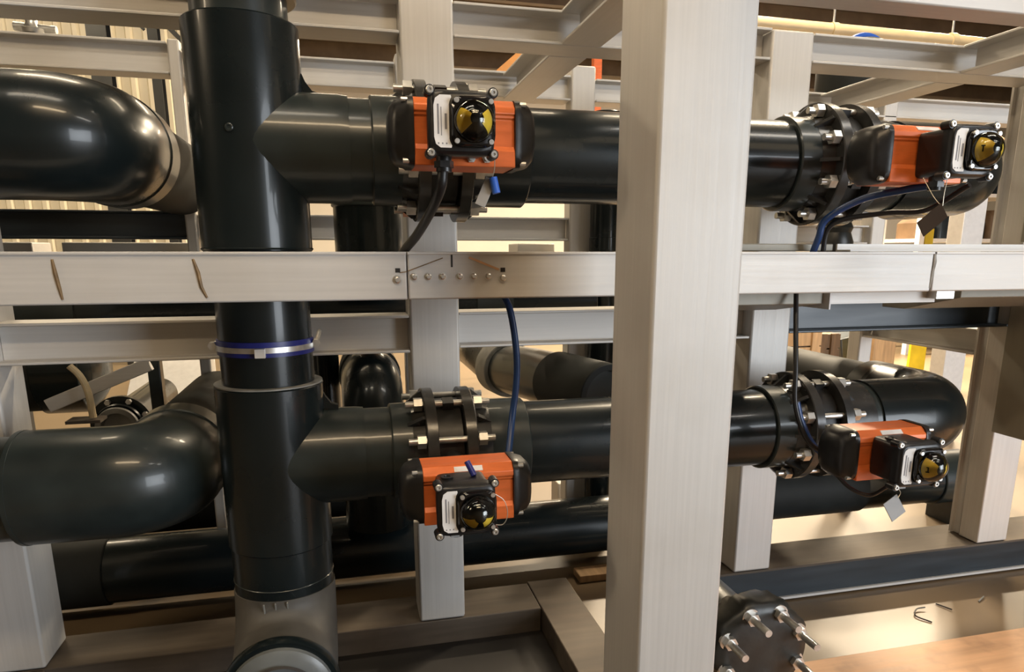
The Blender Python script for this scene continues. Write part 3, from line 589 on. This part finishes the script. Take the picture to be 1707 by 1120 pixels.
# clamp on the riser
k = thing('pipe_clamp', 'silver clamp with blue liner around the riser pipe', 'clamp', (VX, PY, -.205)); zc = -.188
part(MB().lathe([(-.015, .0926), (-.015, .0958), (.015, .0958), (.015, .0926)], (VX, PY, zc), (0, 0, 1), 56), 'liner', 'blue', k, 'dark blue rubber liner')
part(MB().lathe([(-.0062, .0958), (-.0062, .0985), (.0045, .0985), (.0045, .0958)], (VX, PY, zc), (0, 0, 1), 56), 'band', 'zinc', k)
part(MB().box(VX-.012, VX+.008, PY-.108, PY-.094, zc-.014, zc+.004), 'buckle', 'steel_x', k, bevel=.001)
for s in (-1, 1):
    b = part(MB().cyl((VX+s*.101, PY-.012, zc+.003), (VX+s*.101, PY+.212, zc+.003), .0055, n=12), 'clamp_leg', 'zinc', k); part(MB().cyl((VX+s*.101, PY-.026, zc+.003), (VX+s*.101, PY-.008, zc+.003), .0085, n=6), 'nut', 'zinc', b)
# floor pieces in front
single(MB().box(.75, 3.4, .7, 1.42, FL+.001, FL+.019), 'plywood_board', 'plywood', 'orange plywood board on the floor at the bottom right', 'board', bevel=.002)
for i, p in enumerate([[(1.62, 1.53, 0), (1.60, 1.57, 0), (1.63, 1.60, 0), (1.66, 1.60, 0)], [(1.72, 1.62, 0), (1.735, 1.575, 0)], [(1.86, 1.60, 0), (1.90, 1.62, 0)]]):
    single(MB().tube(smoothpath([(a, b, FL+.003+.002*j) for j, (a, b, c) in enumerate(p)], 6), .0022, 6), 'wire_scrap', 'dark' if i < 2 else 'lip', ['curled dark wire scrap on the floor', 'short straight wire scrap beside the curled one', 'pale scrap on the floor nearest the right edge'][i], 'scrap')
# ------------------------------------------------------------------ second row of equipment behind the frame
for i, (y, z, r, x0, x1, lb) in enumerate(((2.78, -.86, .17, -2.6, .36, 'fat black pipe added to darken the floor behind the lower left elbow'), (3.1, -.45, .16, -2.6, -.99, 'second fat black pipe added above the one on the floor'),)):  # two pipes added to darken the background and shade the floor
    t = thing('header_pipe', lb, 'pipe', ((x0+x1)/2, y, z-r)); sleeve(t, 'pipe', (x0, y, z), (x1, y, z), r, 'pvc_matte'); sleeve(t, 'end_socket', (x1-.16, y, z), (x1+.004, y, z), r+.012, 'pvc')  # the two added pipes with their sockets, there to darken the background
    part(MB().lathe([(0, r), (.02, r*.9), (.05, r*.6), (.06, 0)], (x1, y, z), (1, 0, 0), 40), 'end_cap', 'pvc', t)
    for xx in (-2.0, -1.3):
        if xx < x1: part(MB().box(xx-.04, xx+.04, y-r*.7, y+r*.7, FL, z-r*.75), 'saddle', 'dark_rail', t)  # saddles under the added pipes
single(MB().box(-.745, .495, .55, 1.759, FL+.001, FL+.006), 'floor_shade_sheet', 'rubber', 'black sheet standing in for shade on the floor inside the left bay', 'sheet')  # thin dark sheet standing in for shade on the floor
# things glimpsed above the lower left elbow
t = thing('rear_flange', 'round rear flange with bolts above the lower left elbow', 'flange', (-.69, 2.36, -.62)); c0 = Vector((-.69, 2.36, -.52))
part(MB().lathe([(0, .05), (0, .088), (.018, .088), (.018, .05)], c0, (0, 1, 0), 40), 'disc', 'pvc', t)
part(MB().lathe([(0, .03), (-.02, .05), (-.04, .062), (-.05, .060), (-.05, .045), (-.03, .04), (-.02, 0)], c0+Vector((0, 0, 0)), (0, 1, 0), 40), 'hub', 'lip', t, 'pale grey hub ring')
part(MB().lathe([(0, .066), (.008, .069), (.016, .066)], c0+Vector((0, -.03, 0)), (0, 1, 0), 40), 'inner_ring', 'pvc', t)
sleeve(t, 'pipe', c0+Vector((0, .018, 0)), c0+Vector((0, .5, 0)), .06, 'pvc')
for k in range(8):
    a = 2*pi*(k+.5)/8; p = c0+Vector((.077*cos(a), 0, .077*sin(a))); part(MB().cyl(p+Vector((0, .004, 0)), p+Vector((0, -.014, 0)), .0085, n=6), 'bolt', 'zinc', t)
single(MB().bar((-.83, 2.22, -.425), (-.555, 2.22, -.315), .012, .019), 'diagonal_brace', 'steel_x', 'flat grey brace slanting above the lower left elbow', 'brace', bevel=.002)
single(MB().tube(smoothpath([(-.722, 2.1, -.296), (-.70, 2.1, -.325), (-.686, 2.1, -.37), (-.682, 2.1, -.44)]), [.009]*31, 10), 'hook_rod', 'conduit', 'curved pale rod hanging above the lower left elbow', 'rod')
single(MB().box(-.745, -.66, 2.08, 2.14, -.452, -.444), 'rod_plate', 'steel_shaded', 'small flat plate at the foot of the curved rod', 'plate')
single(MB().box(-.58, -.545, 2.28, 2.32, -.60, -.25), 'slim_support', 'pvc_grey', 'slim dark support beside the rear flange', 'support', bevel=.003)
wb = thing('lit_floor_sheet', 'white sloping sheet standing in for lit floor above the lower left elbow', 'sheet', (-.76, 3.45, FL))  # bright patch of lit floor, put in as a tilted white sheet
part(MB().obox((-.77, 3.35, -.60), (1, 0, 0), (0, .8, .6), (0, -.6, .8), .17, .26, .006), 'sheet', 'white', wb, bevel=.002)
for sx in (-.92, -.62):
    part(MB().box(sx-.012, sx+.012, 3.53, 3.555, FL, -.46), 'added_sheet_leg', 'steel_z', wb); part(MB().box(sx-.012, sx+.012, 3.16, 3.185, FL, -.745), 'added_sheet_leg', 'steel_z', wb)
# tap on the far top beam
t = thing('drain_tap', 'small chrome tap standing on the far top beam at the upper left', 'tap', (-.805, 2.43, .594))
part(MB().lathe([(0, .0), (0, .03), (.012, .034), (.016, .022), (.03, .015), (.045, .016), (.075, .013), (.075, 0)], (-.805, 2.43, .594), (0, 0, 1), 20), 'body', 'zinc', t)
part(MB().cyl((-.85, 2.43, .612), (-.745, 2.43, .608), .012, n=14), 'outlet', 'zinc', t); part(MB().bar((-.805, 2.43, .668), (-.77, 2.43, .66), .006, .005), 'lever', 'zinc', t)
# columns in front of the cream cladding
for x0, x1, lb in ((-2.06, -1.90, 'dark column before the cream cladding, the wider of two'), (-1.57, -1.49, 'dark column before the cream cladding, the thinner of two')):
    t = thing('hall_column', lb, 'column', ((x0+x1)/2, 7.5, FL)); part(MB().box(x0, x1, 7.45, 7.462, FL, CEIL), 'front_flange', 'col', t); part(MB().box(x0, x1, 7.59, 7.602, FL, CEIL), 'rear_flange', 'col', t); part(MB().box((x0+x1)/2-.006, (x0+x1)/2+.006, 7.462, 7.59, FL, CEIL), 'web', 'col', t)
single(MB().bar((-2.08, 7.5, 2.0), (-2.9, 7.55, 2.5), .018, .03), 'wind_brace', 'col', 'thin brace rising left from the wider dark column', 'brace')
single(MB().bar((-1.6, 7.5, 1.93), (-1.88, 7.5, 2.2), .012, .012), 'wind_brace', 'col', 'thin brace between the two dark columns', 'brace')
single(MB().bar((-1.48, 7.5, 2.05), (-1.0, 7.5, 1.55), .02, .02), 'wind_brace', 'col', 'thin brace falling right from the thinner dark column', 'brace')
# crane leg, pipe and lamps seen through the top of the frame
t = thing('crane_leg', 'orange slanting crane leg seen above the far beam', 'crane', (1.15, 5.0, 1.04)); part(MB().bar((1.02, 5, 1.02), (3.7, 5, 3.27), .09, .09), 'jib', 'orange_paint', t); part(MB().box(-.6, 1.12, 4.95, 5.05, 1.04, 1.15), 'girder', 'orange_paint', t)
single(MB().box(2.10, 2.17, 5.97, 6.03, FL, 1.75), 'barrier_post', 'orange', 'thin red-orange post left of the wide near post, far behind', 'post')
t = thing('overhead_pipe', 'yellowish overhead pipe across the top right', 'pipe', (3.2, 4, 1.24))
part(MB().cyl((1.6, 4.0, 1.29), (6.5, 4.0, 1.262), .036, n=20), 'pipe', 'conduit', t)
for xx in (2.9, 3.75): part(MB().cyl((xx, 4, 1.30), (xx, 4, CEIL), .006, n=8), 'hanger_rod', 'zinc', t); part(MB().lathe([(-.02, .036), (-.02, .043), (.02, .043), (.02, .036)], (xx, 4, 1.28), (1, 0, 0), 20), 'hanger_ring', 'conduit', t)
t = thing('capped_tank', 'dark dome with a bright blue band above the top right beam', 'tank', (2.02, 2.6, .6))
part(MB().lathe([(0, .15), (.10, .15), (.16, .13), (.20, .09), (.215, .03), (.217, 0)], (2.02, 2.62, .60), (0, 0, 1), 36), 'dome', 'pvc_matte', t); part(MB().tube([Vector((2.02, 2.62, .60))+Vector((-.155*cos(a)*1.0+(-.0), -.04, .215*sin(a)+.0)) for a in [pi*.28+pi*.34*i/14 for i in range(15)]], .014, 8), 'blue_band', 'blue_bright', t, 'bright blue band')
# behind the right-hand bay
def crate(x0, x1, y0, y1, z1, lb, m='wood', nb=4):
    t = thing('timber_crate', lb, 'crate', ((x0+x1)/2, (y0+y1)/2, FL)); h = (z1-FL)/nb
    for k in range(nb): part(MB().box(x0, x1, y0, y0+.02, FL+k*h+.006, FL+(k+1)*h-.006), 'plank', m, t)
    for k in range(nb): part(MB().box(x0, x0+.02, y0+.021, y1, FL+k*h+.006, FL+(k+1)*h-.006), 'plank', m, t)
    part(MB().box(x0+.022, x1, y0+.022, y1, FL+.01, z1-.01), 'core', 'wood_dark', t)
    for xx in (x0+.03, x1-.09): part(MB().box(xx, xx+.06, y0-.02, y0, FL, z1), 'batten', m, t)
crate(2.85, 3.40, 4.5, 5.0, -.55, 'pale timber crate behind the white-lit post, the tallest crate')
crate(3.42, 3.64, 4.6, 5.0, -.60, 'dark timber crate beside the pale one', 'wood_dark')
single(MB().box(3.86, 4.06, 4.5, 4.7, FL, -.2), 'timber_post', 'wood', 'upright timber post in the bright floor area at right', 'post', bevel=.006)
single(MB().obox((4.3, 5.3, -.80), (1, .1, .18), (0, 1, 0), (-.18, 0, 1), .22, .15, .12), 'tool_case', 'dark_rail', 'tilted blue-grey case on the floor beyond the crates', 'case', bevel=.01)
t = thing('folding_sign', 'yellow folding floor sign behind the right edge post', 'sign', (4.35, 4.5, FL)); part(MB().bar((4.25, 4.5, FL), (4.38, 4.62, -.25), .07, .012), 'front_leaf', 'strap', t); part(MB().bar((4.5, 4.75, FL), (4.39, 4.63, -.25), .07, .012), 'rear_leaf', 'strap', t)
hose([(4.46, 4.4, FL+.01), (4.46, 4.42, -.85), (4.52, 4.45, -.7), (4.56, 4.5, -.62)], .009, 'hose_black', 'cord', 'thin black cord beside the yellow folding sign', 'cord')
single(MB().box(1.868, 1.90, 2.0, 2.004, -.02, .075), 'warning_strap', 'strap', 'short yellow strap under the dark hanging tag', 'strap')
t = thing('wrapped_joint', 'film-wrapped joint under the upper right actuator', 'joint', (1.52, 1.95, -.02)); part(MB().lathe([(0, .03), (.0, .055), (.03, .06), (.06, .05), (.075, .056), (.10, .045), (.10, 0)], (1.535, 2.02, .0), (0, 0, 1), 24), 'wrap', 'wrap', t); part(MB().cyl((1.535, 2.02, -.12), (1.535, 2.02, .005), .03, n=20), 'stem', 'copper', t)
# distant white racks with dark goods at the right edge
rk = thing('storage_rack', 'white storage rack with dark goods far behind the upper right elbow', 'rack', (6.3, 6.5, FL))
for xx in (5.72, 6.35, 7.0):
    for yy in (6.2, 6.75): part(MB().box(xx, xx+.06, yy, yy+.06, FL, 1.4), 'upright', 'white', rk)
for z in (-.4, .10, .55, 1.0): part(MB().box(5.78, 7.06, 6.2, 6.81, z, z+.035), 'shelf', 'white', rk)
for i, (xx, z, w_, h, wh) in enumerate(((5.80, .135, .24, .20, 'lowest row, leftmost'), (6.08, .135, .2, .3, 'lowest row, beside the leftmost'), (6.45, .135, .25, .22, 'lowest row, third'), (6.74, .135, .22, .3, 'lowest row, rightmost'), (5.84, .585, .28, .2, 'middle row, leftmost'), (6.17, .585, .13, .28, 'middle row, narrow'), (6.46, .585, .26, .18, 'middle row, third'), (6.78, .585, .18, .26, 'middle row, rightmost'), (6.0, 1.035, .25, .22, 'top row, left'), (6.5, 1.035, .3, .15, 'top row, right'))):
    single(MB().loft([(z+.002, w_/2, .16, 5, xx+w_/2, 6.5), (z+h*.8, w_/2, .16, 5, xx+w_/2, 6.5), (z+h, w_/2-.03, .13, 4, xx+w_/2, 6.5)], 'z', 20), 'stored_drum', 'dark_rail' if i % 3 else 'wood_dark', 'dark drum on the far white rack, '+wh, 'drum', 'goods on the white rack')
single(MB().box(3.22, 3.36, 3.2, 3.3, FL, .33), 'slim_post', 'white', 'short white post below the upper right elbow, before the rack', 'post', bevel=.004)
single(MB().box(.80, .90, 2.6, 2.7, FL, -.915), 'small_block', 'wall', 'small pale block behind the low black pipe', 'block', bevel=.004)
single(MB().box(.70, .95, 2.02, 2.09, FL+.001, FL+.025), 'floor_batten', 'wood', 'orange timber batten on the floor left of the wide post', 'batten', bevel=.002)
t = thing('header_pipe', 'long dark pipe just above the middle cross beams, behind the front beam', 'pipe', (-.4, 2.27, -.25)); sleeve(t, 'pipe', (-1.8, 2.27, -.165), (.80, 2.27, -.165), .085, 'pvc'); sleeve(t, 'socket', (-.9, 2.27, -.165), (-.72, 2.27, -.165), .089, 'pvc_grey'); sleeve(t, 'socket', (.40, 2.27, -.165), (.52, 2.27, -.165), .089, 'pvc_grey')
